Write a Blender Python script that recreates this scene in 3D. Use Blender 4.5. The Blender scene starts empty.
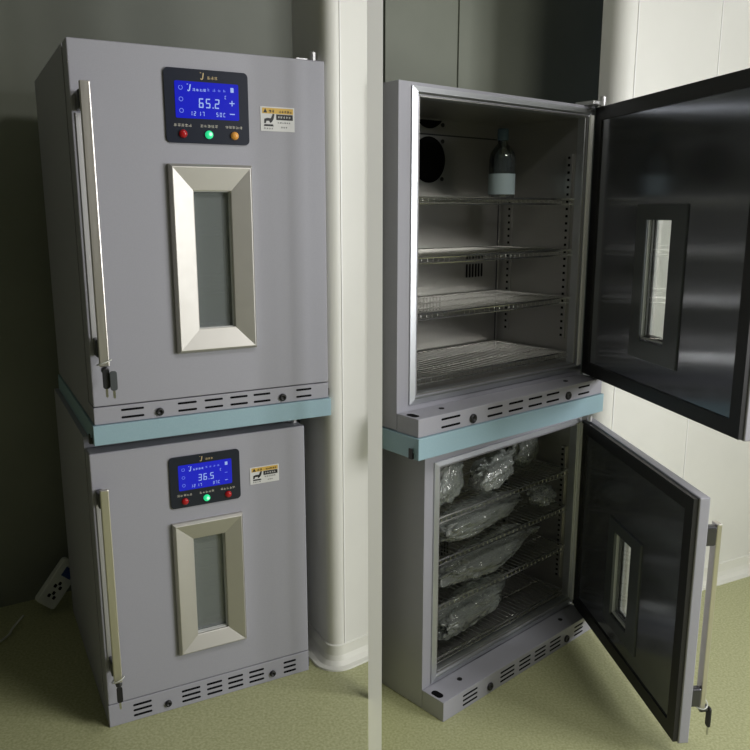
import bpy, bmesh, math, random
from math import sin, cos, pi, radians
from mathutils import Vector, Matrix, noise

C = bpy.context.scene.collection
scene = bpy.context.scene

# ------------------------------------------------------------------ materials
def new_mat(name):
    m = bpy.data.materials.new(name); m.use_nodes = True
    nt = m.node_tree
    return m, nt, nt.nodes['Principled BSDF']

def plain(name, col, rough=.5, metal=0., spec=.5, coat=0., emit=None, estr=0.):
    m, nt, b = new_mat(name)
    b.inputs['Base Color'].default_value = (*col, 1)
    b.inputs['Roughness'].default_value = rough
    b.inputs['Metallic'].default_value = metal
    b.inputs['Specular IOR Level'].default_value = spec
    b.inputs['Coat Weight'].default_value = coat
    if emit:
        b.inputs['Emission Color'].default_value = (*emit, 1)
        b.inputs['Emission Strength'].default_value = estr
    return m

def speckled(name, c1, c2, scale, rough=.6, bump=0., detail=4., spec=.5, lo=.35, hi=.65):
    m, nt, b = new_mat(name)
    tc = nt.nodes.new('ShaderNodeTexCoord'); nz = nt.nodes.new('ShaderNodeTexNoise')
    nz.inputs['Scale'].default_value = scale; nz.inputs['Detail'].default_value = detail
    cr = nt.nodes.new('ShaderNodeValToRGB')
    cr.color_ramp.elements[0].position = lo; cr.color_ramp.elements[1].position = hi
    cr.color_ramp.elements[0].color = (*c1, 1); cr.color_ramp.elements[1].color = (*c2, 1)
    nt.links.new(tc.outputs['Object'], nz.inputs['Vector'])
    nt.links.new(nz.outputs['Fac'], cr.inputs['Fac'])
    nt.links.new(cr.outputs['Color'], b.inputs['Base Color'])
    b.inputs['Roughness'].default_value = rough
    b.inputs['Specular IOR Level'].default_value = spec
    if bump:
        bp = nt.nodes.new('ShaderNodeBump'); bp.inputs['Strength'].default_value = bump
        bp.inputs['Distance'].default_value = .002
        nt.links.new(nz.outputs['Fac'], bp.inputs['Height']); nt.links.new(bp.outputs['Normal'], b.inputs['Normal'])
    return m

def brushed(name, col, rough=.3, stretch=(4, 4, 300), var=.12, metal=1.0, bump=.08):
    m, nt, b = new_mat(name)
    tc = nt.nodes.new('ShaderNodeTexCoord'); mp = nt.nodes.new('ShaderNodeMapping')
    mp.inputs['Scale'].default_value = stretch
    nz = nt.nodes.new('ShaderNodeTexNoise'); nz.inputs['Scale'].default_value = 1.; nz.inputs['Detail'].default_value = 3.
    nt.links.new(tc.outputs['Object'], mp.inputs['Vector']); nt.links.new(mp.outputs['Vector'], nz.inputs['Vector'])
    mr = nt.nodes.new('ShaderNodeMapRange')
    mr.inputs['To Min'].default_value = rough - var; mr.inputs['To Max'].default_value = rough + var
    nt.links.new(nz.outputs['Fac'], mr.inputs['Value']); nt.links.new(mr.outputs['Result'], b.inputs['Roughness'])
    b.inputs['Base Color'].default_value = (*col, 1); b.inputs['Metallic'].default_value = metal
    if bump:
        bp = nt.nodes.new('ShaderNodeBump'); bp.inputs['Strength'].default_value = bump; bp.inputs['Distance'].default_value = .001
        nt.links.new(nz.outputs['Fac'], bp.inputs['Height']); nt.links.new(bp.outputs['Normal'], b.inputs['Normal'])
    return m

def glassy(name, tint, haze=0., hazecol=(.5, .5, .5), gloss=1., rough=.02, bump=0., bscale=30.):
    """thin clear sheet: transparent + fresnel reflection, with an optional film of haze"""
    m = bpy.data.materials.new(name); m.use_nodes = True; nt = m.node_tree
    nt.nodes.remove(nt.nodes['Principled BSDF']); out = nt.nodes['Material Output']
    tr = nt.nodes.new('ShaderNodeBsdfTransparent'); tr.inputs['Color'].default_value = (*tint, 1)
    df = nt.nodes.new('ShaderNodeBsdfDiffuse'); df.inputs['Color'].default_value = (*hazecol, 1)
    gl = nt.nodes.new('ShaderNodeBsdfGlossy'); gl.inputs['Roughness'].default_value = rough
    fr = nt.nodes.new('ShaderNodeFresnel'); fr.inputs['IOR'].default_value = 1.5
    mu = nt.nodes.new('ShaderNodeMath'); mu.operation = 'MULTIPLY'; mu.inputs[1].default_value = gloss; mu.use_clamp = True
    m1 = nt.nodes.new('ShaderNodeMixShader'); m1.inputs['Fac'].default_value = haze
    m2 = nt.nodes.new('ShaderNodeMixShader')
    L = nt.links.new
    L(tr.outputs[0], m1.inputs[1]); L(df.outputs[0], m1.inputs[2])
    L(fr.outputs[0], mu.inputs[0]); L(mu.outputs[0], m2.inputs['Fac'])
    L(m1.outputs[0], m2.inputs[1]); L(gl.outputs[0], m2.inputs[2]); L(m2.outputs[0], out.inputs['Surface'])
    if bump:
        tc = nt.nodes.new('ShaderNodeTexCoord'); nz = nt.nodes.new('ShaderNodeTexNoise')
        nz.inputs['Scale'].default_value = bscale; nz.inputs['Detail'].default_value = 5.
        bp = nt.nodes.new('ShaderNodeBump'); bp.inputs['Strength'].default_value = bump; bp.inputs['Distance'].default_value = .01
        L(tc.outputs['Object'], nz.inputs['Vector']); L(nz.outputs['Fac'], bp.inputs['Height'])
        for n in (gl, df): L(bp.outputs['Normal'], n.inputs['Normal'])
    return m

M = {}
M['wall_white'] = speckled('white clean-room panel', (.74, .74, .70), (.79, .79, .75), 3, .45)
M['wall_shade_right'] = speckled('grey-green shade-painted panel', (.19, .205, .165), (.22, .235, .19), 3, .5)  # grey-green paints in the shade on a likely white wall
M['wall_shade_left'] = speckled('grey-green shade-painted panel, darker', (.20, .215, .18), (.23, .245, .205), 3, .5)  # left bay's wall, its shade likewise put into the colour
M['room'] = plain('painted room wall', (.27, .27, .255), .7)
M['white_trim'] = plain('white enamelled trim', (.86, .86, .85), .35)
M['cove'] = plain('white vinyl cove', (.74, .74, .68), .4)
M['floor'] = speckled('speckled green vinyl', (.36, .37, .19), (.50, .51, .295), 160, .5, .03, 6.)
M['paint'] = speckled('lavender grey powder coat', (.355, .355, .405), (.375, .375, .425), 500, .5, .04)
M['paint_edge'] = plain('grey powder coat edge', (.36, .355, .385), .45)
M['blue'] = speckled('pale blue powder coat', (.30, .45, .52), (.32, .47, .54), 300, .45)
M['steel'] = brushed('brushed stainless liner', (.44, .435, .425), .33, (2, 2, 40), .015, .85, 0)
M['steel_door'] = brushed('polished stainless door liner', (.22, .23, .265), .15, (3, 3, 120), .03, .75, 0)
M['frame_metal'] = brushed('brushed window trim', (.58, .565, .535), .56, (40, 40, 40), .04, bump=.03)
M['bar_metal'] = brushed('brushed handle bar', (.70, .67, .62), .36, (200, 200, 5), .08)
M['trim_metal'] = brushed('bright opening trim', (.62, .64, .67), .42, (3, 3, 3), .05, bump=0)
M['chrome'] = plain('chromed wire', (.66, .66, .64), .25, 1.)
M['alu'] = plain('satin aluminium', (.70, .70, .71), .4, .8)
M['bracket'] = plain('dark chrome bracket', (.10, .10, .11), .3, .8)
M['black'] = plain('black plastic', (.012, .012, .014), .45)
M['rubber'] = plain('black rubber gasket', (.012, .012, .014), .5)
M['hole'] = plain('dark opening', (.004, .004, .005), .8, spec=.1)
M['navy'] = plain('navy front foil', (.010, .014, .028), .3)
M['screen'] = plain('lit blue display', (.0, .0, .05), .25, emit=(.010, .018, .80), estr=.72)
M['digit'] = plain('lit pale digits', (.2, .3, .5), .4, emit=(.36, .48, .95), estr=.62)
M['digit_dim'] = plain('dim pale icons', (.1, .15, .4), .4, emit=(.16, .24, .95), estr=.6)
M['gold'] = plain('gold print', (.55, .42, .22), .5)
M['grey_print'] = plain('pale print', (.50, .48, .42), .5)
M['red'] = plain('red lamp lens', (.40, .012, .015), .25, emit=(.5, .01, .01), estr=.12)
M['green'] = plain('lit green lamp', (.02, .5, .2), .3, emit=(.03, .85, .33), estr=.9)
M['lit_core'] = plain('lit lamp core', (.5, .9, .6), .3, emit=(.45, 1., .70), estr=1.)
M['amber'] = plain('amber lamp lens', (.70, .32, .06), .3, emit=(.8, .35, .06), estr=.15)
M['label_white'] = plain('white sticker paper', (.72, .72, .72), .5)
M['label_yellow'] = plain('yellow warning print', (.70, .45, .09), .5)
M['white_plastic'] = plain('white plastic', (.62, .64, .60), .4)
M['blue_plastic'] = plain('blue plastic switch', (.02, .05, .2), .35)
M['plate'] = plain('grey inner window plate', (.10, .11, .12), .35, .3)
M['liner_white'] = plain('white window liner', (.62, .63, .62), .35)
M['glass_reflect_haze'] = glassy('slightly hazy double glazing', (.80, .85, .84), .30, (.46, .50, .50), 1.0)  # grey diffuse film imitates the room's reflection in the panes
M['glass_clear'] = glassy('clear glazing', (.98, .99, .98), .0, (.6, .62, .6), .35)
M['bag'] = glassy('crumpled clear plastic', (.80, .83, .82), .38, (.50, .54, .51), 2.2, .08, 1.0, 34.)
M['bottle'] = glassy('clear bottle glass', (.72, .78, .80), .10, (.35, .40, .42), 1.6, .04)
M['bottle_label'] = plain('pale blue bottle label', (.42, .52, .56), .5)
M['bottle_cap'] = plain('blue screw cap', (.10, .16, .22), .45)

# ------------------------------------------------------------------ mesh helpers
def link(name, bm, mat, parent=None, smooth=False, mats=None):
    me = bpy.data.meshes.new(name)
    bmesh.ops.recalc_face_normals(bm, faces=bm.faces[:])
    bm.to_mesh(me); bm.free()
    for m in (mats or [mat]): me.materials.append(m)
    if smooth:
        for p in me.polygons: p.use_smooth = True
    o = bpy.data.objects.new(name, me); C.objects.link(o)
    if parent: o.parent = parent
    return o

def bevel(o, w=.002, seg=2):
    b = o.modifiers.new('edge', 'BEVEL'); b.width = w; b.segments = seg; b.limit_method = 'ANGLE'; b.angle_limit = radians(40)
    return o

def add_box(bm, x0, x1, y0, y1, z0, z1, mi=0):
    v = [bm.verts.new(p) for p in ((x0, y0, z0), (x1, y0, z0), (x1, y1, z0), (x0, y1, z0), (x0, y0, z1), (x1, y0, z1), (x1, y1, z1), (x0, y1, z1))]
    for f in ((3, 2, 1, 0), (4, 5, 6, 7), (0, 1, 5, 4), (1, 2, 6, 5), (2, 3, 7, 6), (3, 0, 4, 7)):
        bm.faces.new([v[i] for i in f]).material_index = mi

def box(*a):
    bm = bmesh.new(); add_box(bm, *a); return bm

def add_ring(bm, o, i, y0, y1):
    """rectangular ring in the xz plane: o, i = (x0,x1,z0,z1)"""
    def r(q, y): return [bm.verts.new(p) for p in ((q[0], y, q[2]), (q[1], y, q[2]), (q[1], y, q[3]), (q[0], y, q[3]))]
    a, b, c, d = r(o, y0), r(i, y0), r(o, y1), r(i, y1)
    for k in range(4):
        l = (k + 1) % 4
        bm.faces.new((a[k], a[l], b[l], b[k])); bm.faces.new((c[l], c[k], d[k], d[l]))
        bm.faces.new((a[l], a[k], c[k], c[l])); bm.faces.new((b[k], b[l], d[l], d[k]))

def ring(*a):
    bm = bmesh.new(); add_ring(bm, *a); return bm

def add_profile_frame(bm, o, i, prof):
    """mitred picture-frame: prof = [(t, y)] with t 0 at the outer rect and 1 at the inner rect"""
    rows = []
    for t, y in prof:
        q = [o[k] + (i[k] - o[k]) * t for k in range(4)]
        rows.append([bm.verts.new(p) for p in ((q[0], y, q[2]), (q[1], y, q[2]), (q[1], y, q[3]), (q[0], y, q[3]))])
    for a, b in zip(rows, rows[1:]):
        for k in range(4):
            l = (k + 1) % 4
            bm.faces.new((a[k], a[l], b[l], b[k]))
    return rows

def rounded_rect(x0, x1, z0, z1, r, n=6):
    pts = []
    for cx, cz, a0 in ((x1 - r, z1 - r, 0), (x0 + r, z1 - r, 90), (x0 + r, z0 + r, 180), (x1 - r, z0 + r, 270)):
        for k in range(n + 1):
            a = radians(a0 + 90 * k / n); pts.append((cx + r * cos(a), cz + r * sin(a)))
    return pts

def add_prism(bm, pts, y0, y1, axis='y'):
    """closed outline extruded: in xz along y, or in xy along z"""
    f = (lambda p, d: (p[0], d, p[1])) if axis == 'y' else (lambda p, d: (p[0], p[1], d))
    a = [bm.verts.new(f(p, y0)) for p in pts]; b = [bm.verts.new(f(p, y1)) for p in pts]
    n = len(pts)
    bm.faces.new(a); bm.faces.new(b[::-1])
    for k in range(n): bm.faces.new((a[k], b[k], b[(k + 1) % n], a[(k + 1) % n]))

def prism(pts, y0, y1, axis='y'):
    bm = bmesh.new(); add_prism(bm, pts, y0, y1, axis); return bm

def disc_pts(cx, cz, r, n=24, ztop=None):
    p = [(cx + r * cos(2 * pi * k / n), cz + r * sin(2 * pi * k / n)) for k in range(n)]
    if ztop is not None: p = [(x, min(z, ztop - .0005 * abs(x - cx))) for x, z in p]
    return p

def add_tube(bm, pts, r, n=6, closed=False):
    P = [Vector(p) for p in pts]; rows = []
    N = len(P)
    for k in range(N):
        if closed: t = P[(k + 1) % N] - P[k - 1]
        else: t = P[min(k + 1, N - 1)] - P[max(k - 1, 0)]
        t.normalize()
        u = t.cross(Vector((0, 0, 1)))
        if u.length < .05: u = t.cross(Vector((0, 1, 0)))
        u.normalize(); w = t.cross(u)
        rows.append([bm.verts.new(P[k] + r * (cos(2 * pi * j / n) * u + sin(2 * pi * j / n) * w)) for j in range(n)])
    for k in range(N if closed else N - 1):
        a, b = rows[k], rows[(k + 1) % N]
        for j in range(n): bm.faces.new((a[j], a[(j + 1) % n], b[(j + 1) % n], b[j]))
    if not closed: bm.faces.new(rows[0][::-1]); bm.faces.new(rows[-1])

def add_lathe(bm, prof, c=(0, 0, 0), n=24, axis='z', cap=True):
    """profile [(r, h)] turned about z, or about -y (buttons standing off a door)"""
    rows = []
    for r, h in prof:
        row = []
        for k in range(n):
            a = 2 * pi * k / n
            p = (r * cos(a), r * sin(a), h) if axis == 'z' else (r * cos(a), -h, r * sin(a))
            row.append(bm.verts.new((c[0] + p[0], c[1] + p[1], c[2] + p[2])))
        rows.append(row)
    for a, b in zip(rows, rows[1:]):
        for k in range(n): bm.faces.new((a[k], a[(k + 1) % n], b[(k + 1) % n], b[k]))
    if cap: bm.faces.new(rows[0][::-1]); bm.faces.new(rows[-1])

# ------------------------------------------------------------------ naming helpers
def thing(name, label, cat, loc=(0, 0, 0), rotz=0., group=None):
    o = bpy.data.objects.new(name, None); C.objects.link(o); o.empty_display_size = .1
    o.location = loc; o.rotation_euler = (0, 0, rotz); o['label'] = label; o['category'] = cat
    if group: o['group'] = group
    return o

def tag(o, label, cat, group=None):
    o['label'] = label; o['category'] = cat
    if group: o['group'] = group
    return o

def struct(name, bm, mat, label=None, smooth=False):
    o = link(name, bm, mat, smooth=smooth); o['kind'] = 'structure'
    o['label'] = label or name.replace('_', ' '); o['category'] = name.split('_')[0]
    return o

# ------------------------------------------------------------------ lettering
SEG = {'0': 'abcdef', '1': 'bc', '2': 'abged', '3': 'abgcd', '4': 'fgbc', '5': 'afgcd', '6': 'afgedc', '7': 'abc', '8': 'abcdefg', '9': 'abcdfg', 'C': 'afed', '-': 'g'}
def add_digits(bm, text, x, z, h, y, thick=.14, slant=.08, gap=.26, dy=.0004):
    w = h * .52; t = h * thick
    for ch in text:
        if ch == ' ': x += w * .6; continue
        if ch in '.:':
            for zz in ((0,) if ch == '.' else (h * .25, h * .65)):
                add_prism(bm, [(x, z + zz), (x + t, z + zz), (x + t, z + zz + t), (x, z + zz + t)], y, y - dy)
            x += t + h * gap * .5; continue
        S = {'a': (t * .4, h - t, w - t * .4, h), 'g': (t * .4, h / 2 - t / 2, w - t * .4, h / 2 + t / 2), 'd': (t * .4, 0, w - t * .4, t),
             'f': (0, h / 2 + t * .3, t, h - t * .3), 'b': (w - t, h / 2 + t * .3, w, h - t * .3), 'e': (0, t * .3, t, h / 2 - t * .3), 'c': (w - t, t * .3, w, h / 2 - t * .3)}
        for s in SEG[ch]:
            a, b, c, d = S[s]
            q = [(a, b), (c, b), (c, d), (a, d)]
            add_prism(bm, [(x + px + slant * pz, z + pz) for px, pz in q], y, y - dy)
        x += w + h * gap
    return x

def add_strokes(bm, x, z, s, y, rnd, dy=.0004):
    """one small unreadable printed character: a few crossing strokes in a square of side s"""
    t = s * .11
    for k in range(rnd.choice((2, 3, 3))):
        zz = z + s * (.08 + .84 * (k + .5 * rnd.random()) / 3); a = x + s * .2 * rnd.random(); b = x + s * (.8 + .2 * rnd.random())
        add_prism(bm, [(a, zz), (b, zz), (b, zz + t), (a, zz + t)], y, y - dy)
    for k in range(rnd.choice((1, 2))):
        xx = x + s * (.15 + .6 * rnd.random()); a = z + s * .15 * rnd.random(); b = z + s * (.8 + .2 * rnd.random())
        add_prism(bm, [(xx, a), (xx + t, a), (xx + t, b), (xx, b)], y, y - dy)

def add_j(bm, x, z, h, y, dy=.0004):
    """the slanted letter J of the mark on the panel"""
    for pts in ([(.42, 1.), (.66, 1.), (.46, .16), (.24, .16)], [(.24, .165), (.455, .165), (.38, .02), (.20, -.06), (.0, -.04), (-.10, .10), (-.02, .22), (.08, .12), (.18, .11)]):
        add_prism(bm, [(x + p * h * .8, z + q * h) for p, q in pts], y, y - dy)
    add_prism(bm, [(x - h * .12, z + h * .95), (x + h * .08, z + h * .95), (x + h * .08, z + h * 1.06), (x - h * .12, z + h * 1.06)], y, y - dy)

# ------------------------------------------------------------------ the incubator
def incubator(label, centre, yaw, base, w, zs, zd, zt, D, r, back, angle, shelves, rows, slots, bolts, reading, clock, setp,
              third, glass, top_hinge, group, cav, fans=None, seed=1, td=None):
    """heights zs (vent strip top), zd (door top), zt (cabinet top) above base; y=0 is the closed door's face"""
    rnd = random.Random(seed)
    u = thing('laboratory_incubator', label, 'incubator', (centre[0], centre[1], base), radians(yaw), group)
    X0, X1 = -w / 2, w / 2
    cx0, cx1, cz0, cz1 = cav                                  # opening of the cavity
    # cabinet: outer shell with a hollow, the liner sits inside
    bm = bmesh.new(); e = .003
    add_box(bm, X0, cx0 - e, r, D, .002, zt); add_box(bm, cx1 + e, X1, r, D, .002, zt)
    add_box(bm, cx0 - e, cx1 + e, r, D, cz1 + e, zt); add_box(bm, cx0 - e, cx1 + e, r, D, .002, cz0 - e)
    add_box(bm, cx0 - e, cx1 + e, back + e, D, cz0 - e, cz1 + e)
    bmesh.ops.remove_doubles(bm, verts=bm.verts[:], dist=1e-5)
    link('cabinet', bm, M['paint'], u)
    # steel liner: floor, top, back and two sides
    bm = bmesh.new(); t = .0022
    add_box(bm, cx0 - t, cx0, r + .001, back, cz0, cz1); add_box(bm, cx1, cx1 + t, r + .001, back, cz0, cz1)
    add_box(bm, cx0, cx1, r + .001, back, cz0 - t, cz0); add_box(bm, cx0, cx1, r + .001, back, cz1, cz1 + t)
    add_box(bm, cx0, cx1, back, back + t, cz0, cz1)
    lin = link('liner', bm, M['steel'], u)
    # creases of the folded sheet on the back wall
    bm = bmesh.new()
    zc = cz0 + (cz1 - cz0) * .935
    add_box(bm, cx0 + .002, cx1 - .03, back - .003, back - .0005, zc, zc + .004)
    add_box(bm, cx1 - .012, cx1 - .009, back - .003, back - .0005, cz0 + .01, zc)
    link('seam', bm, M['bracket'], lin)
    # bright folded trim round the opening
    bm = bmesh.new(); tw = .026 * w / .7
    add_profile_frame(bm, (cx0 - tw, min(cx1 + tw, X1 - .003), cz0 - tw * .8, cz1 + tw * .8), (cx0 + .0012, cx1 - .0012, cz0 + .0012, cz1 - .0012),
                      [(0, r), (0, r - .004), (.55, r - .006), (.62, r - .003), (1, r + .006), (1, r + .03)])
    link('opening_trim', bm, M['trim_metal'], u)
    if angle: link('reflection_strip', box(cx1 + .001, cx1 + tw * .55, r - .012, r - .0065, cz0 - .004, cz1 + .004), M['white_trim'], u)  # white strip painted in for a bright reflection on the hinge side
    # vent strip at the foot
    st = bevel(link('vent_strip', box(X0, X1, 0, r - .001, 0, zs - .002), M['paint'], u), .0015)
    for a, b in slots:
        for k in range(rows):
            zz = zs * ((.69, .27)[k] if rows == 2 else (.70, .47, .24)[k]); hh = zs * (.045 if rows == 2 else .035) + .0006
            link('vent_slot', prism(rounded_rect(X0 + a * w, X0 + b * w, zz - hh, zz + hh, hh * .98, 3), -.0004, .004), M['hole'], st)
    for b in bolts:
        bm = bmesh.new(); rr = .0085 * w / .53
        add_lathe(bm, [(rr, 0), (rr, .004), (rr * .8, .006), (rr * .45, .006), (rr * .40, .003)], (X0 + b * w, 0, zs * .36), 16, 'y')
        link('bolt', bm, M['black'], st, True)
    bm = bmesh.new(); add_prism(bm, rounded_rect(X0 + .006, X0 + .026, r * .25, r * .7, .009, 4), zs - .003, zs - .0012, 'z')
    link('pivot_hole', bm, M['hole'], st)
    for b in (.16, .84):
        bm = bmesh.new(); add_lathe(bm, [(.007, 0), (.007, .002), (.003, .003)], (X0 + b * w, r * .55, zs - .0022), 14)
        link('plug', bm, M['black'], st)
    bm = bmesh.new(); add_box(bm, X1 - .012, X1 + .004, r * .1, r * .5, zs * .12, zs * .55); link('end_stop', bm, M['black'], st)
    # hinge on the cabinet's top right corner
    if top_hinge:
        bm = bmesh.new()
        add_box(bm, X1 - .05, X1 - .004, r * .6, r + .03, zt + .0005, zt + .010)
        add_lathe(bm, [(.008, 0), (.008, .026), (.005, .028)], (X1 - .012, r * .55, zt - .004), 14)
        bevel(link('hinge', bm, M['alu'], u), .001)
    else:
        bm = bmesh.new(); add_lathe(bm, [(.007, 0), (.007, .016)], (X1 - .014, r * .5, zd + .001), 14)
        link('hinge', bm, M['alu'], u)
    # shelf rails, two on each side wall
    for sx, xx in ((1, cx0), (-1, cx1)):
        for yy in (r + (back - r) * .16, r + (back - r) * .86):
            bm = bmesh.new(); z0, z1 = cz0 + .10 * (cz1 - cz0), cz0 + .86 * (cz1 - cz0)
            add_box(bm, min(xx + sx * .0005, xx + sx * .007), max(xx + sx * .0005, xx + sx * .007), yy - .010, yy + .010, z0, z1)
            ra = link('shelf_rail', bm, M['steel'], u)
            bm = bmesh.new(); n = 26
            for k in range(n):
                zz = z0 + (k + .5) * (z1 - z0) / n
                add_box(bm, min(xx + sx * .0066, xx + sx * .0076), max(xx + sx * .0066, xx + sx * .0076), yy - .004, yy + .004, zz - .0035, zz + .0035)
            link('rail_holes', bm, M['hole'], ra)
    # wire shelves
    for zz in shelves:
        bm = bmesh.new(); a, b, c, d = cx0 + .012, cx1 - .012, r + .022, back - .012
        add_tube(bm, [(a, c, zz), (b, c, zz), (b, d, zz), (a, d, zz)], .0032, 6, True)
        add_tube(bm, [(a, c, zz - .014), (b, c, zz - .014)], .0026, 6)
        for q in (.35, .7): add_tube(bm, [(a, c + (d - c) * q, zz - .004), (b, c + (d - c) * q, zz - .004)], .0026, 5)
        n = int((b - a) / .019)
        for k in range(1, n):
            x = a + (b - a) * k / n
            add_tube(bm, [(x, c, zz - .013), (x, c, zz + .0015), (x, d, zz + .0015)], .0011, 4)
        link('wire_shelf', bm, M['chrome'], u)
    # fan openings and vents on the back wall
    if fans:
        for fx, fz, fr in fans:
            bm = bmesh.new(); add_prism(bm, disc_pts(fx, fz, fr, 36, cz1 - .004), back - .002, back - .0006)
            f = link('fan_opening', bm, M['hole'], u)
            bm = bmesh.new()
            for q in (45, 135, 225, 315):
                a = radians(q); p = (fx + fr * 1.16 * cos(a), fz + fr * 1.16 * sin(a))
                if p[1] < cz1 - .01: add_lathe(bm, [(.006, 0), (.006, .003), (.003, .004)], (p[0], back - .0006, p[1]), 10, 'y')
            link('screw', bm, M['black'], f)
    vx = cx0 + (cx1 - cx0) * .765; H0 = cz1 - cz0
    for zz, hh, xs in ((.425, .035, [vx + k * .0135 for k in range(6)]), (.345, .042, [vx + k * .0135 for k in range(6)]), (.215, .04, [cx0 + .20 + k * .0135 for k in range(14)])):
        for x in xs:
            link('back_vent_slot', prism(rounded_rect(x, x + .006, cz0 + H0 * zz, cz0 + H0 * zz + hh, .0028, 3), back - .0022, back - .0006), M['hole'], lin)

    td = td or r
    # ---------------- door: hung on its hinge line, all its pieces are its children
    H = zd - zs; Z = lambda v: zs + v * H; XX = lambda q: X0 + q * w - X1      # door space: x=0 at the hinge line
    gx0, gx1, gz0, gz1 = XX(.430), XX(.580), Z(.206), Z(.610)
    bm = ring((-w, 0, zs, zd), (gx0 - .002, gx1 + .002, gz0 - .002, gz1 + .002), -td, -.014)
    door = link('door', bm, M['paint'], u); bevel(door, .003, 3)
    door.location = (X1, r, 0); door.rotation_euler = (0, 0, radians(angle))
    D_ = lambda name, bm, m, s=False: link(name, bm, m, door, s)
    D_('gasket', ring((-w + .004, -.004, zs + .004, zd - .004), (-w + .040, -.040, zs + .040, zd - .040), -.0138, -.002), M['rubber'])
    D_('inner_panel', ring((-w + .040, -.040, zs + .040, zd - .040), (gx0 - .002, gx1 + .002, gz0 - .002, gz1 + .002), -.0138, -.006), M['steel_door'])
    pl = (XX(.345), XX(.645), Z(.135), Z(.648))
    bm = bmesh.new(); add_profile_frame(bm, pl, (gx0, gx1, gz0 - .006, gz1 - .010), [(0, -.0058), (0, -.003), (.03, -.0015), (.97, -.0015), (1, -.004), (1, -.010)])
    D_('inner_window_plate', bm, M['plate'])
    D_('window_liner', ring((gx0 - .0015, gx1 + .0015, gz0 - .0015, gz1 + .0015), (gx0 + .0015, gx1 - .0015, gz0 + .0015, gz1 - .0015), -td + .002, -.008), M['liner_white'])
    for yy in (-td * .62, -td * .40):
        D_('spacer', ring((gx0 + .0016, gx1 - .0016, gz0 + .0016, gz1 - .0016), (gx0 + .008, gx1 - .008, gz0 + .008, gz1 - .008), yy - .004, yy), M['rubber'])
    for yy in (-td + .012, -.0145):
        D_('glass_pane', box(gx0 + .0016, gx1 - .0016, yy, yy + .0035, gz0 + .0016, gz1 - .0016), glass)
    y0 = -td
    k = w / .55
    bm = bmesh.new(); add_profile_frame(bm, (XX(.335), XX(.667), Z(.138), Z(.685)), (gx0, gx1, gz0, gz1),
        [(0, y0 + .0002), (0, y0 - .010 * k), (.10, y0 - .016 * k), (.13, y0 - .0165 * k), (.97, y0 - .005 * k), (1, y0 - .004 * k), (1, y0 + .012)])
    D_('window_frame', bm, M['frame_metal'])
    so = (.040 if angle == 0 else .024) * k                                   # bar's distance from the door face
    hd = D_('handle', box(XX(0) + .012 * k, XX(0) + .032 * k, y0 - so - .010 * k, y0 - so, Z(.128), Z(.885)), M['bar_metal']); bevel(hd, .002)
    D_('handle_strip', box(XX(0) + .008 * k, XX(0) + .024 * k, y0 - .003, y0 - .0004, Z(.19), Z(.81)), M['alu'])
    for v in (.178, .84):
        b = D_('handle_bracket', box(XX(0) + .009 * k, XX(0) + .025 * k, y0 - so + .0005, y0 - .0004, Z(v) - .019 * k, Z(v) + .019 * k), M['bracket']); bevel(b, .004 * k, 3)
    bm = bmesh.new(); add_lathe(bm, [(.008 * k, 0), (.008 * k, .012 * k), (.006 * k, .014 * k)], (XX(0) + .024 * k, y0 - .030 * k, Z(.115)), 14, 'y')
    D_('lock', bm, M['bracket'], True)
    # control panel
    bm = prism(rounded_rect(XX(.336), XX(.665), Z(.743), Z(.945), .010 * k), y0 - .004, y0 - .0004); D_('control_panel', bm, M['navy'])
    yp = y0 - .0041
    D_('display', prism(rounded_rect(XX(.375), XX(.625), Z(.811), Z(.911), .003 * k, 3), yp - .0008, yp), M['screen'])
    yd = yp - .0009
    sx = lambda q: XX(.375 + .25 * q); sz = lambda q: Z(.811 + .100 * q)
    bm = bmesh.new(); add_digits(bm, reading, sx(.36), sz(.30), H * .026, yd, .12, .05, .25); D_('reading', bm, M['digit'])
    bm = bmesh.new()
    add_j(bm, sx(.20), sz(.74), H * .018, yd)
    for q in range(4): add_strokes(bm, sx(.27) + q * H * .0105, sz(.74), H * .009, yd, rnd)
    D_('display_mark', bm, M['digit'])
    for nm, tx, q, v, hh in (('clock_reading', clock, .22, .08, .0115), ('set_point', setp, .63, .08, .0115), ('unit_sign', 'C', .775, .58, .009)):
        bm = bmesh.new(); add_digits(bm, tx, sx(q), sz(v), H * hh, yd, .14, .05, .4); D_(nm, bm, M['digit'])
    c0, c1 = sx(.89), sz(.47); L = H * .0075; t = H * .0014
    if third:
        bm = bmesh.new()
        add_prism(bm, [(c0 - L, c1 - t), (c0 - t, c1 - t), (c0 - t, c1 - L), (c0 + t, c1 - L), (c0 + t, c1 - t), (c0 + L, c1 - t), (c0 + L, c1 + t), (c0 + t, c1 + t), (c0 + t, c1 + L), (c0 - t, c1 + L), (c0 - t, c1 + t), (c0 - L, c1 + t)], yd, yd - .0004)
        D_('plus_sign', bm, M['digit'])
    else:
        t *= .7; L *= .7
        D_('plus_sign', prism([(c0 - L, c1 - t), (c0 + L, c1 - t), (c0 + L, c1 + t), (c0 - L, c1 + t)], yd, yd - .0004), M['digit_dim'])
    c1 = sz(.17)
    D_('minus_sign', prism([(c0 - L, c1 - t), (c0 + L, c1 - t), (c0 + L, c1 + t), (c0 - L, c1 + t)], yd, yd - .0004), M['digit'])
    D_('lock_icon', prism(rounded_rect(sx(.872), sx(.922), sz(.77), sz(.90), H * .001, 2), yd, yd - .0004), M['digit'])
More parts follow.
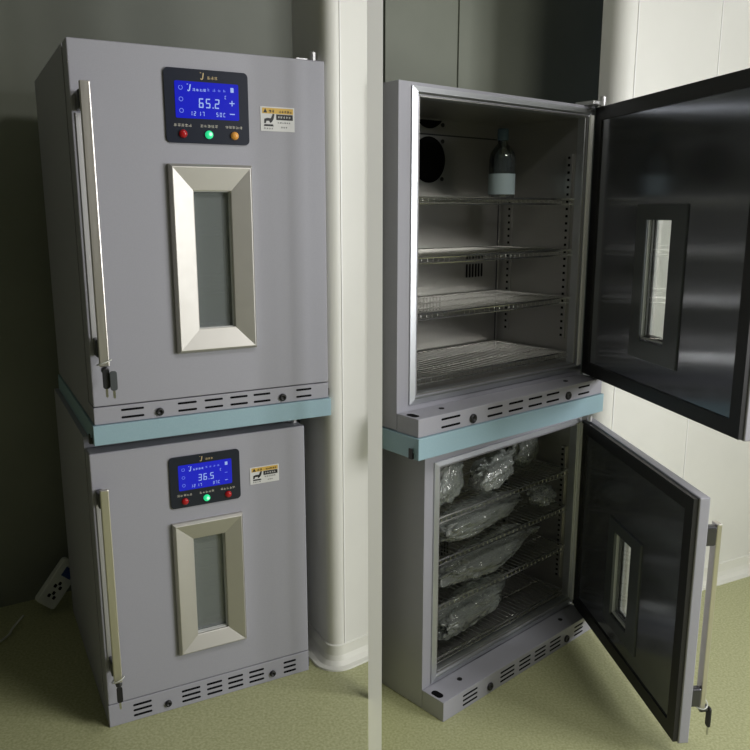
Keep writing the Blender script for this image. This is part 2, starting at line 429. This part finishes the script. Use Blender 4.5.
    for q in range(3):
        bm = bmesh.new(); c0, c1, R = sx(.09), sz(.82 - .31 * q), H * .0065
        for a in range(10):
            if q == 0 and a == 2: continue
            A0, A1 = 2 * pi * a / 10, 2 * pi * (a + 1.02) / 10
            add_prism(bm, [(c0 + R * cos(A0), c1 + R * sin(A0)), (c0 + R * cos(A1), c1 + R * sin(A1)), (c0 + R * .72 * cos(A1), c1 + R * .72 * sin(A1)), (c0 + R * .72 * cos(A0), c1 + R * .72 * sin(A0))], yd, yd - .0004)
        D_('display_icon', bm, M['digit_dim'])
    bm = bmesh.new()
    for q in range(4): add_strokes(bm, sx(.50) + q * H * .0155, sz(.76), H * .009, yd, rnd)
    D_('display_caption', bm, M['digit_dim'])
    bm = bmesh.new(); add_j(bm, XX(.478), Z(.918), H * .018, yp)
    for q in range(3): add_strokes(bm, XX(.502) + q * H * .0105, Z(.919), H * .0095, yp, rnd)
    D_('panel_mark', bm, M['gold'])
    bm = bmesh.new()
    for q in (.365, .468, .568):
        for j in range(5): add_strokes(bm, XX(q) + j * w * .0142, Z(.787), w * .0128, yp, rnd)
    D_('lamp_captions', bm, M['grey_print'])
    for q, m in ((.400, 'red'), (.501, 'green'), (.604, 'amber' if third else 'red')):
        bm = bmesh.new(); R = w * .0155
        add_lathe(bm, [(R, 0), (R, R * .35), (R * .8, R * .75), (R * .4, R * .95)], (XX(q), yp, Z(.768)), 20, 'y')
        D_('indicator_lamp', bm, M[m], True)
        if m == 'green':
            bm = bmesh.new(); add_lathe(bm, [(R * .45, 0), (R * .3, .0012)], (XX(q) + R * .15, yp - R * .96, Z(.769)), 16, 'y'); D_('lamp_core', bm, M['lit_core'])
    # warning sticker
    a, b, c, d = XX(.716), XX(.862), Z(.787), Z(.857); ys = y0 - .0004
    ex = lambda q: a + (b - a) * q; ez = lambda q: c + (d - c) * q
    D_('warning_sticker', box(a, b, ys - .0006, ys, c, d), M['label_white']); yl = ys - .0007
    D_('sticker_header', box(ex(.05), ex(.96), yl - .0003, yl, ez(.72), ez(.95)), M['label_yellow'])
    bm = bmesh.new(); y2 = yl - .0004
    add_prism(bm, [(ex(.08), ez(.75)), (ex(.20), ez(.75)), (ex(.14), ez(.93))], y2, y2 - .0002)
    for q in range(2): add_strokes(bm, ex(.24) + q * (b - a) * .09, ez(.76), (b - a) * .08, y2, rnd)
    for q in range(5): add_strokes(bm, ex(.53) + q * (b - a) * .08, ez(.76), (b - a) * .07, y2, rnd)
    add_prism(bm, [(ex(.46), ez(.47)), (ex(.95), ez(.47)), (ex(.95), ez(.70)), (ex(.46), ez(.70))], yl, yl - .0003)
    # pictogram of a hand over a plate
    for poly in ([(.10, .32), (.11, .50), (.20, .54), (.30, .53), (.36, .72), (.41, .70), (.38, .50), (.33, .38), (.28, .33), (.25, .42), (.17, .42), (.15, .32)], [(.09, .20), (.38, .20), (.36, .28), (.11, .28)]):
        add_prism(bm, [(ex(p), ez(q)) for p, q in poly], yl, yl - .0003)
    for q in range(6): add_strokes(bm, ex(.50) + q * (b - a) * .065, ez(.33), (b - a) * .045, yl, rnd)
    for q in range(3): add_strokes(bm, ex(.60) + q * (b - a) * .065, ez(.14), (b - a) * .045, yl, rnd)
    for q in range(4): add_strokes(bm, ex(.10) + q * (b - a) * .07, ez(.08), (b - a) * .045, yl, rnd)
    D_('sticker_print', bm, M['black'])
    bm = bmesh.new()
    for q in range(5): add_strokes(bm, ex(.50) + q * (b - a) * .08, ez(.54), (b - a) * .06, yl - .0004, rnd)
    D_('sticker_caption', bm, M['label_white'])
    u['_w'] = w
    return u

def local_to_world(u, p):
    a = u.rotation_euler[2]; x, y, z = p
    return Vector((u.location[0] + cos(a) * x - sin(a) * y, u.location[1] + sin(a) * x + cos(a) * y, u.location[2] + z))

SLU = [(.103, .192), (.327, .405), (.438, .516), (.547, .624), (.650, .726), (.845, .918)]
SLL = [(.110, .196), (.338, .429), (.461, .538), (.567, .645), (.676, .755), (.860, .928)]
FA = .1573                                                   # raised floor of the left bay
kA, kB = .95, 1.08
# ---- left bay
wL, wU = .4896, .5326; rA = .0656; DA = .60; bA = .40
zsA = [q * kA for q in (.0592, .6803, .7030, .7492, .7896, 1.5447)]
AL = incubator('closed lavender-grey incubator reading 36.5, bottom of the stack with shut doors', (-.3847, 1.6973), 28., FA, wL, zsA[0], zsA[1], zsA[2], DA, rA, bA, 0,
    [zsA[0] + v * (zsA[1] - zsA[0]) for v in (.74, .54, .33, .10)], 3, SLL, (.272, .80), '36.5', '12 17', '37C', False, M['glass_reflect_haze'], False,
    'laboratory incubators', (-wL / 2 + .036, wL / 2 - .036, zsA[0] + .025, zsA[1] - .035), None, 3)
hU = zsA[5] - zsA[4]
AU = incubator('closed lavender-grey incubator reading 65.2, top of the stack with shut doors', (-.3459, 1.7003), 28., FA + zsA[3], wU, zsA[4] - zsA[3], zsA[5] - zsA[3], zsA[5] - zsA[3], DA, rA, bA, 0,
    [zsA[4] - zsA[3] + v * hU for v in (.68, .50, .32, .09)], 2, SLU, (.253, .781), '65.2', '12 17', '50C', True, M['glass_reflect_haze'], True,
    'laboratory incubators', (-wU / 2 + .036, wU / 2 - .036, zsA[4] - zsA[3] + .03, zsA[5] - zsA[3] - .035), None, 5)
# ---- right bay
vL, vU = .6927, .7388; rB = .078; DB = .46; bB = .39
zsB = [.0581, .6785, .7190, .7747, .8221, 1.5918]
BL = incubator('open incubator with plastic bags inside, bottom of the stack with open doors', (.4329, 2.0551), 42.5, 0., vL, zsB[0], zsB[1], zsB[2], DB, rB, bB, 53.67,
    [.512, .392, .259, .105], 3, SLL, (.272, .80), '36.5', '12 17', '37C', False, M['glass_clear'], False,
    'laboratory incubators', (-.288, .337, .082, .661), [(.0, .56, .06)], 7, .040)
BU = incubator('open incubator with one bottle inside, top of the stack with open doors', (.3869, 2.0377), 39.73, zsB[3], vU, zsB[4] - zsB[3], zsB[5] - zsB[3], zsB[5] - zsB[3], DB, rB, bB, 62.15,
    [q - zsB[3] for q in (1.336, 1.192, 1.053, .889)], 2, SLU, (.253, .781), '65.2', '12 17', '50C', True, M['glass_clear'], True,
    'laboratory incubators', (-.303, .338, .857 - zsB[3], 1.562 - zsB[3]), [(.022, 1.448 - zsB[3], .065), (.022, 1.60 - zsB[3], .065)], 9, .040)

# ---- pale blue stacking frames
def stacking_frame(label, ref, base, w, h, D, y0):
    t = thing('stacking_frame', label, 'frame', (ref.location[0], ref.location[1], base), ref.rotation_euler[2], 'pale blue stacking frames')
    bm = bmesh.new(); x = w / 2 + .004
    pts_o = [(-x, y0), (x, y0), (x, D + .004), (-x, D + .004)]; g = .006
    add_box(bm, -x, x, y0, y0 + g, 0.001, h - .001); add_box(bm, -x, x, D - g + .004, D + .004, .001, h - .001)
    add_box(bm, -x, -x + g, y0 + g, D - g + .004, .001, h - .001); add_box(bm, x - g, x, y0 + g, D - g + .004, .001, h - .001)
    add_box(bm, -x + g, x - g, y0 + g, D - g + .004, h - .006, h - .001)
    bevel(link('tray', bm, M['blue'], t), .0012)
    bm = bmesh.new(); add_box(bm, -x - .007, -x - .0005, .010, .022, h * .05, h * .3); add_box(bm, -x - .007, -x - .004, .010, .022, h * .3, h * .5)
    link('hook', bm, M['black'], t)
    bm = bmesh.new()
    for sx in (-1, 1):
        for yy in (.05, D - .06): add_box(bm, sx * (x - .05) - .012, sx * (x - .05) + .012, yy, yy + .024, .001, h - .006)
    link('foot_block', bm, M['black'], t)
    return t
stacking_frame('pale blue steel frame between the two incubators with closed doors', AU, FA + zsA[2], wU, zsA[3] - zsA[2], DA - .01, -.006)
stacking_frame('pale blue steel frame between the two incubators with open doors', BU, zsB[2], vU, zsB[3] - zsB[2], DB - .01, -.006)

# ---- keys hanging from the door handles
def key(label, unit, x, y, z, k, angle_door=None, r=.0656, swing=8, fat=1.0):
    """wire loop round the bar's lower end with a black-headed key below it"""
    if angle_door is None: p = local_to_world(unit, (x, y, z)); yaw = unit.rotation_euler[2]
    else:
        a = radians(angle_door); w = unit['_w']; dx, dy = x, y - r     # door space about the hinge at (w/2, r)
        dx = x - w / 2
        p = local_to_world(unit, (w / 2 + cos(a) * dx - sin(a) * dy, r + sin(a) * dx + cos(a) * dy, z)); yaw = unit.rotation_euler[2] + a
    t = thing('key', label, 'key', p, yaw, 'keys on the door handles')
    bm = bmesh.new(); R = .0145 * k
    add_tube(bm, [(R * cos(2 * pi * q / 20), R * .85 * sin(2 * pi * q / 20), .002 * k + .005 * k * cos(2 * pi * q / 20 + .4)) for q in range(20)], .0013 * k, 6, True)
    link('wire_loop', bm, M['white_plastic'], t, True)
    bm = bmesh.new(); add_prism(bm, [(q[0] * k, q[1] * k) for q in rounded_rect(-.008 * fat, .006 * fat, -.050, -.008, .005, 4)], -.0205 * k, -.0165 * k)
    hd = link('key_head', bm, M['black'], t); bevel(hd, .0008)
    bm = bmesh.new(); add_prism(bm, [(q[0] * k, q[1] * k) for q in ((-.004, -.066), (-.001, -.069), (.001, -.066), (.001, -.050), (-.004, -.050))], -.0198 * k, -.0182 * k)
    link('key_blade', bm, M['chrome'], t)
    return t, k
hz = lambda zs, zd, v: zs + v * (zd - zs)
kk = wU / .55
t, _ = key('black key hanging from the handle of the incubator reading 65.2', AU, -wU / 2 + .022 * kk, -.045 * kk, hz(zsA[4] - zsA[3], zsA[5] - zsA[3], .137), kk)
bm = bmesh.new(); add_prism(bm, [(q[0], q[1]) for q in rounded_rect(.005, .019, -.052, -.012, .005, 4)], -.026, -.023); bevel(link('second_key_head', bm, M['plate'], t), .0008)['label'] = 'dark grey key head'
bm = bmesh.new(); add_prism(bm, [(.009, -.066), (.012, -.069), (.014, -.066), (.014, -.052), (.009, -.052)], -.0253, -.0237); link('second_key_blade', bm, M['chrome'], t)
kk = wL / .55
key('black key hanging from the handle of the incubator reading 36.5', AL, -wL / 2 + .022 * kk, -.045 * kk, hz(zsA[0], zsA[1], .137), kk)
kk = vL / .55
key('black key on a wire at the handle foot of the open lower door', BL, -vL / 2 + .022 * kk, rB - .040 - .029 * kk, hz(zsB[0], zsB[1], .137), kk, 53.67, rB)

# ---- bottle on the top shelf of the open upper incubator
p = local_to_world(BU, (.195, .262, 1.336 - zsB[3] + .003))
bt = thing('reagent_bottle', 'clear glass bottle with pale blue label standing on the top wire shelf', 'bottle', p, radians(40))
bm = bmesh.new(); s = 1.12
add_lathe(bm, [(q * s, h * s) for q, h in ((.030, 0), (.034, .004), (.034, .100), (.031, .115), (.020, .130), (.0125, .138), (.0125, .150), (.0115, .150), (.0115, .138), (.019, .129), (.030, .114), (.0328, .100), (.0328, .006), (.0, .004))], cap=False)
link('bottle_body', bm, M['bottle'], bt, True)
bm = bmesh.new(); add_lathe(bm, [(.0345 * s, .010 * s), (.0347 * s, .062 * s)], cap=False); link('bottle_label', bm, M['bottle_label'], bt, True)
bm = bmesh.new(); add_lathe(bm, [(.0142 * s, .146 * s), (.0145 * s, .148 * s), (.0145 * s, .172 * s), (.012 * s, .175 * s)]); link('bottle_cap', bm, M['bottle_cap'], bt, True)

# ---- plastic bags in the open lower incubator
def bag(label, loc, size, rotz, seed, gather=0., tilt=0., rough=.16, roll=0.):
    """crumpled pillow-shaped plastic bag: half sizes, gathered into a neck at its +x end; its lowest point rests on the shelf"""
    L, Wd, Ht = size; bm = bmesh.new(); bmesh.ops.create_icosphere(bm, subdivisions=5, radius=1)
    off = Vector((seed * 7.3, seed * 3.1, seed * 1.7))
    for v in bm.verts:
        d = v.co.copy()
        k = (abs(d.x) ** 3 + abs(d.y) ** 3 + abs(d.z) ** 2.2) ** (-1 / 2.8)
        q = d * k
        n = noise.noise(q * 1.6 + off) * 1.3 + abs(noise.noise(q * 3.4 + off)) * 1.2 + abs(noise.noise(q * 8 + off)) * .55 - .5
        q *= 1 + rough * n
        if gather and q.x > .35:
            s = (q.x - .35) / .65; f = 1 - gather * min(1, s * 1.5) + (.35 * gather * max(0, s - .72) / .28)
            q.y *= max(f, .1); q.z *= max(f * (1 + .3 * sin(9 * q.y + seed)), .1)
        v.co = Vector((q.x * L, q.y * Wd, q.z * Ht))
    for ax in range(3):                                                # exact half sizes whatever the crumpling did
        lo, hi = min(v.co[ax] for v in bm.verts), max(v.co[ax] for v in bm.verts)
        for v in bm.verts: v.co[ax] = ((v.co[ax] - lo) / (hi - lo) * 2 - 1) * size[ax]
    R = Matrix.Rotation(rotz, 4, 'Z') @ Matrix.Rotation(tilt, 4, 'Y') @ Matrix.Rotation(roll, 4, 'X')
    bmesh.ops.transform(bm, matrix=R, verts=bm.verts[:])
    zmin = min(v.co.z for v in bm.verts)
    bmesh.ops.translate(bm, vec=(0, 0, -zmin), verts=bm.verts[:])
    o = link('plastic_bag', bm, M['bag'], None, True)
    o.location = local_to_world(BL, loc); o.rotation_euler = (0, 0, BL.rotation_euler[2])
    return tag(o, label, 'bag', 'plastic sample bags')
S1, S2, S3, S4 = (q + .0045 for q in (.512, .392, .259, .105))
bag('crumpled clear bag propped upright at the left end of the first shelf from the top', (-.182, .148, S1), (.078, .028, .060), radians(6), 1, .45, radians(-38), .20)
bag('dark filled plastic bag with a shiny neck in the middle of the first shelf', (.035, .160, S1), (.112, .050, .046), radians(10), 2, .6, radians(-14), .16)
bag('plastic bag at the right end of the first shelf from the top', (.238, .215, S1), (.080, .046, .056), radians(12), 3, .3, radians(-10), .16)
bag('wide flat plastic bag lying on the left of the second shelf', (-.030, .166, S2), (.198, .066, .050), radians(3), 4, .25, radians(-3), .14)
bag('small glossy crumpled bag at the right end of the second shelf', (.252, .142, S2), (.072, .038, .036), radians(6), 5, .75, radians(3), .24)
bag('long plastic bag lying along the third shelf from the top', (.030, .170, S3), (.250, .066, .048), radians(4), 6, .5, radians(-3), .16)
bag('long plastic bag lying on the bottom shelf beneath the other bags', (-.025, .180, S4), (.212, .062, .050), radians(8), 7, .4, radians(-3), .15)

# ------------------------------------------------------------------ the room
def wall_line(name, a, b, th, z0, z1, mat, label, back=True):
    """upright slab: face along a->b, thickness behind it (left of the direction a->b)"""
    a, b = Vector(a), Vector(b); d = (b - a).normalized(); n = Vector((-d.y, d.x)) * th
    return struct(name, prism([a, b, b + n, a + n], z0, z1, 'z'), mat, label)
ZC = 2.75
# floors: the left bay's floor is one step higher; its edge runs behind the divider post
struct('floor_right', box(-3.2, 3.2, -3.2, 3.8, -.06, 0), M['floor'], 'speckled green vinyl floor around the open incubators')
struct('floor_left', prism([(-3.2, -3.2), (-.0165, -3.2), (-.0168, 1.92), (-.06, 1.93), (-.345, 2.30), (-.345, 3.3), (-3.2, 3.3)], .001, FA - .0005, 'z'), M['floor'], 'raised speckled green vinyl floor under the closed incubators')
# back walls
dA = Vector((cos(radians(31.5)), sin(radians(31.5))))
a0 = Vector((-1.05, 2.17)); wall_line('wall_back_left', a0 - dA * 2.4, a0 + dA * 1.32, .08, 0, ZC, M['wall_shade_left'], 'wall behind the closed incubators, shade painted in as dark grey-green')
dB = Vector((cos(radians(36)), sin(radians(36))))
b0 = Vector((.03, 2.43)); wall_line('wall_back_right', b0, b0 + dB * 1.6, .08, 0, ZC, M['wall_shade_right'], 'wall behind the open incubators, shade painted in as grey-green')
# flush joint strip in the right-hand back wall
def on_line(px, o, d):   # where the sight line of image column px meets the wall line (plan view)
    k = (px - 375) / 787.47
    t = (o.x - k * .925 * o.y) / (k * .925 * d.y - d.x); return o + d * t
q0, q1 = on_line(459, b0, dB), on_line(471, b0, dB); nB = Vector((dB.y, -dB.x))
struct('trim_2', prism([q0, q1, q1 + nB * .006, q0 + nB * .006], .0, ZC, 'z'), M['wall_shade_right'], 'upright joint strip of the wall behind the open incubators')

def pier(suffix, c, r, yaw, nl, back, length, th, z0, cove, label):
    """wall end with a rounded column nose: left return wall (outward normal at angle nl), quarter-round column, then a flat face to the right"""
    d = Vector((cos(radians(yaw)), sin(radians(yaw)))); n = Vector((d.y, -d.x))
    a0, a1 = radians(nl), math.atan2(n.y, n.x)
    a0 -= 2 * pi * (a0 > a1)
    arc = [c + r * Vector((cos(a0 + (a1 - a0) * k / 16), sin(a0 + (a1 - a0) * k / 16))) for k in range(17)]
    L = Vector((cos(a0), sin(a0))); bd = Vector((L.y, -L.x))           # direction of the return wall, away from the viewer
    if bd.y < 0: bd = -bd
    start = arc[0] + bd * back; end = c + n * r + d * length
    path = [start] + arc + [end]
    o = struct('wall_' + suffix, prism(path + [end - n * th, c - n * max(th - r, .01), start - L * th], z0, ZC, 'z'), M['wall_white'], label)
    prof = [(.0, cove), (.004, cove * .96), (.006, cove * .5), (.011, cove * .27), (.021, cove * .10), (.034, .004), (.035, 0)]
    bm = bmesh.new(); rows = []
    for k, p in enumerate(path):
        w_ = L if k == 0 else n if k == len(path) - 1 else (p - c).normalized()
        rows.append([bm.verts.new((p.x + w_.x * q, p.y + w_.y * q, z0 + h)) for q, h in prof] + [bm.verts.new((p.x - w_.x * .001, p.y - w_.y * .001, z0))])
    for A, B in zip(rows, rows[1:]):
        m = len(A)
        for j in range(m): bm.faces.new((A[j], A[(j + 1) % m], B[(j + 1) % m], B[j]))
    bm.faces.new(rows[0]); bm.faces.new(rows[-1][::-1])
    o = link('baseboard_' + suffix, bm, M['cove']); o['kind'] = 'structure'; o['label'] = 'white cove base of the ' + label; o['category'] = 'baseboard'
    return d, n, c + n * r + d * .004
cA = Vector((-.100, 1.868)); d1, n1, j1 = pier('left_pier', cA, .029, 38, 208, .15, .083, .03, FA, .055, 'white pier with rounded corner beside the closed incubators')
struct('trim_3', prism([j1, j1 + d1 * .003, j1 + d1 * .003 + n1 * .0015, j1 + n1 * .0015], FA + .05, ZC - .01, 'z'), M['white_trim'], 'white joint line on the pier beside the closed incubators')
cB = Vector((.712, 2.425)); d2, n2, j2 = pier('right_pier', cB, .055, 27, 219.7, .03, 2.0, .10, 0, .065, 'white pier with rounded corner beside the open incubators')
for k, (s, wd) in enumerate(((0, .004), (.335, .004))):
    q = j2 + d2 * s
    struct('trim_%d' % (4 + k), prism([q, q + d2 * wd, q + d2 * wd + n2 * .002, q + n2 * .002], .06, ZC - .01, 'z'), M['white_trim'], ('first', 'second')[k] + ' white joint line on the pier beside the open incubators')
# white post standing in for the gutter between the two views
struct('trim_1', box(-.0160, .0160, 1.69, 1.702, 0, ZC), M['white_trim'], 'white upright post standing in for the gutter between the two views')
# rest of the room
struct('ceiling', box(-3.2, 3.2, -3.2, 3.8, ZC, ZC + .06), M['room'], 'ceiling')
struct('wall_left', box(-3.2, -3.12, -3.1, 3.7, FA, ZC), M['room'], 'left side wall')
struct('wall_rear', box(-3.2, 3.2, -3.2, -3.12, 0, ZC), M['room'], 'rear wall')
WX, wy0, wy1, wz0, wz1 = 2.6, .15, 1.25, .9, 2.0
bm = bmesh.new()
add_box(bm, WX, WX + .1, -3.1, wy0, 0, ZC); add_box(bm, WX, WX + .1, wy1, 3.7, 0, ZC)
add_box(bm, WX, WX + .1, wy0, wy1, 0, wz0); add_box(bm, WX, WX + .1, wy0, wy1, wz1, ZC)
struct('wall_right', bm, M['room'], 'right side wall with a window')
bm = bmesh.new()
for y in (wy0, (wy0 + wy1) / 2 - .02, wy1 - .04): add_box(bm, WX + .02, WX + .07, y, y + .04, wz0, wz1)
for z in (wz0, wz1 - .04): add_box(bm, WX + .02, WX + .07, wy0, wy1, z, z + .04)
struct('window_1', bm, M['white_trim'], 'window in the right side wall')

# ---- power strip lying behind the closed incubators, with its cord
ps = thing('power_strip', 'white power strip tipped up on the floor behind the closed incubators', 'power strip', (-.955, 2.085, FA + .001), radians(28))
bm = bmesh.new(); add_prism(bm, rounded_rect(-.030, .030, 0, .14, .010, 4), -.016, .016)
body = link('strip_body', bm, M['white_plastic'], ps); bevel(body, .003)
for zz in (.030, .060):
    bm = bmesh.new()
    for dx, dz in ((-.008, 0), (.008, 0), (0, .011)): add_prism(bm, rounded_rect(dx - .004, dx + .004, zz + dz - .005, zz + dz + .005, .002, 3), -.0172, -.0162)
    link('socket', bm, M['hole'], ps)
link('switch', box(-.012, .016, -.021, -.0162, .092, .120), M['blue_plastic'], ps)
for o in ps.children:
    o.matrix_parent_inverse = Matrix.Identity(4)
    o.rotation_euler = (radians(-14), radians(42), 0); o.location = (0, 0, .034)
bm = bmesh.new(); pts = []
P0 = [(-.055, -.015, .022), (-.085, -.04, .006), (-.105, -.085, .005), (-.16, -.125, .005), (-.26, -.14, .005), (-.45, -.17, .005)]
for k in range(len(P0) - 1):
    p_, q_ = Vector(P0[k]), Vector(P0[k + 1]); m0 = (Vector(P0[k + 1]) - Vector(P0[max(k - 1, 0)])) * .5; m1 = (Vector(P0[min(k + 2, len(P0) - 1)]) - p_) * .5
    for j in range(6):
        t = j / 6; pts.append((2 * t**3 - 3 * t**2 + 1) * p_ + (t**3 - 2 * t**2 + t) * m0 + (-2 * t**3 + 3 * t**2) * q_ + (t**3 - t**2) * m1)
add_tube(bm, pts, .0032, 6); link('cord', bm, M['white_plastic'], ps, True)

# ------------------------------------------------------------------ light and camera
def area(name, loc, target, sx, sy, power, col=(1, 1, 1)):
    l = bpy.data.lights.new(name, 'AREA'); l.shape = 'RECTANGLE'; l.size = sx; l.size_y = sy; l.energy = power; l.color = col
    o = bpy.data.objects.new(name, l); C.objects.link(o); o.location = loc
    o.rotation_euler = (Vector(target) - Vector(loc)).to_track_quat('-Z', 'Y').to_euler()
    return o
area('window_daylight', (WX + .16, (wy0 + wy1) / 2, (wz0 + wz1) / 2), (-.2, 1.5, 1.0), 1.1, 1.1, 92, (1., .995, .985))
area('added_ceiling_fill', (1.25, .60, ZC - .02), (1.25, .60, 0), .6, .6, 34, (1., .98, .92))  # added fill without a fixture, lightens the floor of the right bay
w = bpy.data.worlds.new('world'); scene.world = w; w.use_nodes = True
w.node_tree.nodes['Background'].inputs['Color'].default_value = (.75, .85, 1, 1); w.node_tree.nodes['Background'].inputs['Strength'].default_value = .3

cam = bpy.data.cameras.new('camera'); co = bpy.data.objects.new('camera', cam); C.objects.link(co)
co.location = (0, 0, 1.3068); co.rotation_euler = (radians(90 - 11.8549), 0, 0)
cam.sensor_width = 36; cam.lens = 36 * 787.47 / 750; cam.clip_start = .02
scene.camera = co
scene.view_settings.view_transform = 'Standard'; scene.view_settings.look = 'None'
scene.view_settings.exposure = -.40; scene.view_settings.gamma = 1.; scene.view_settings.use_curve_mapping = False
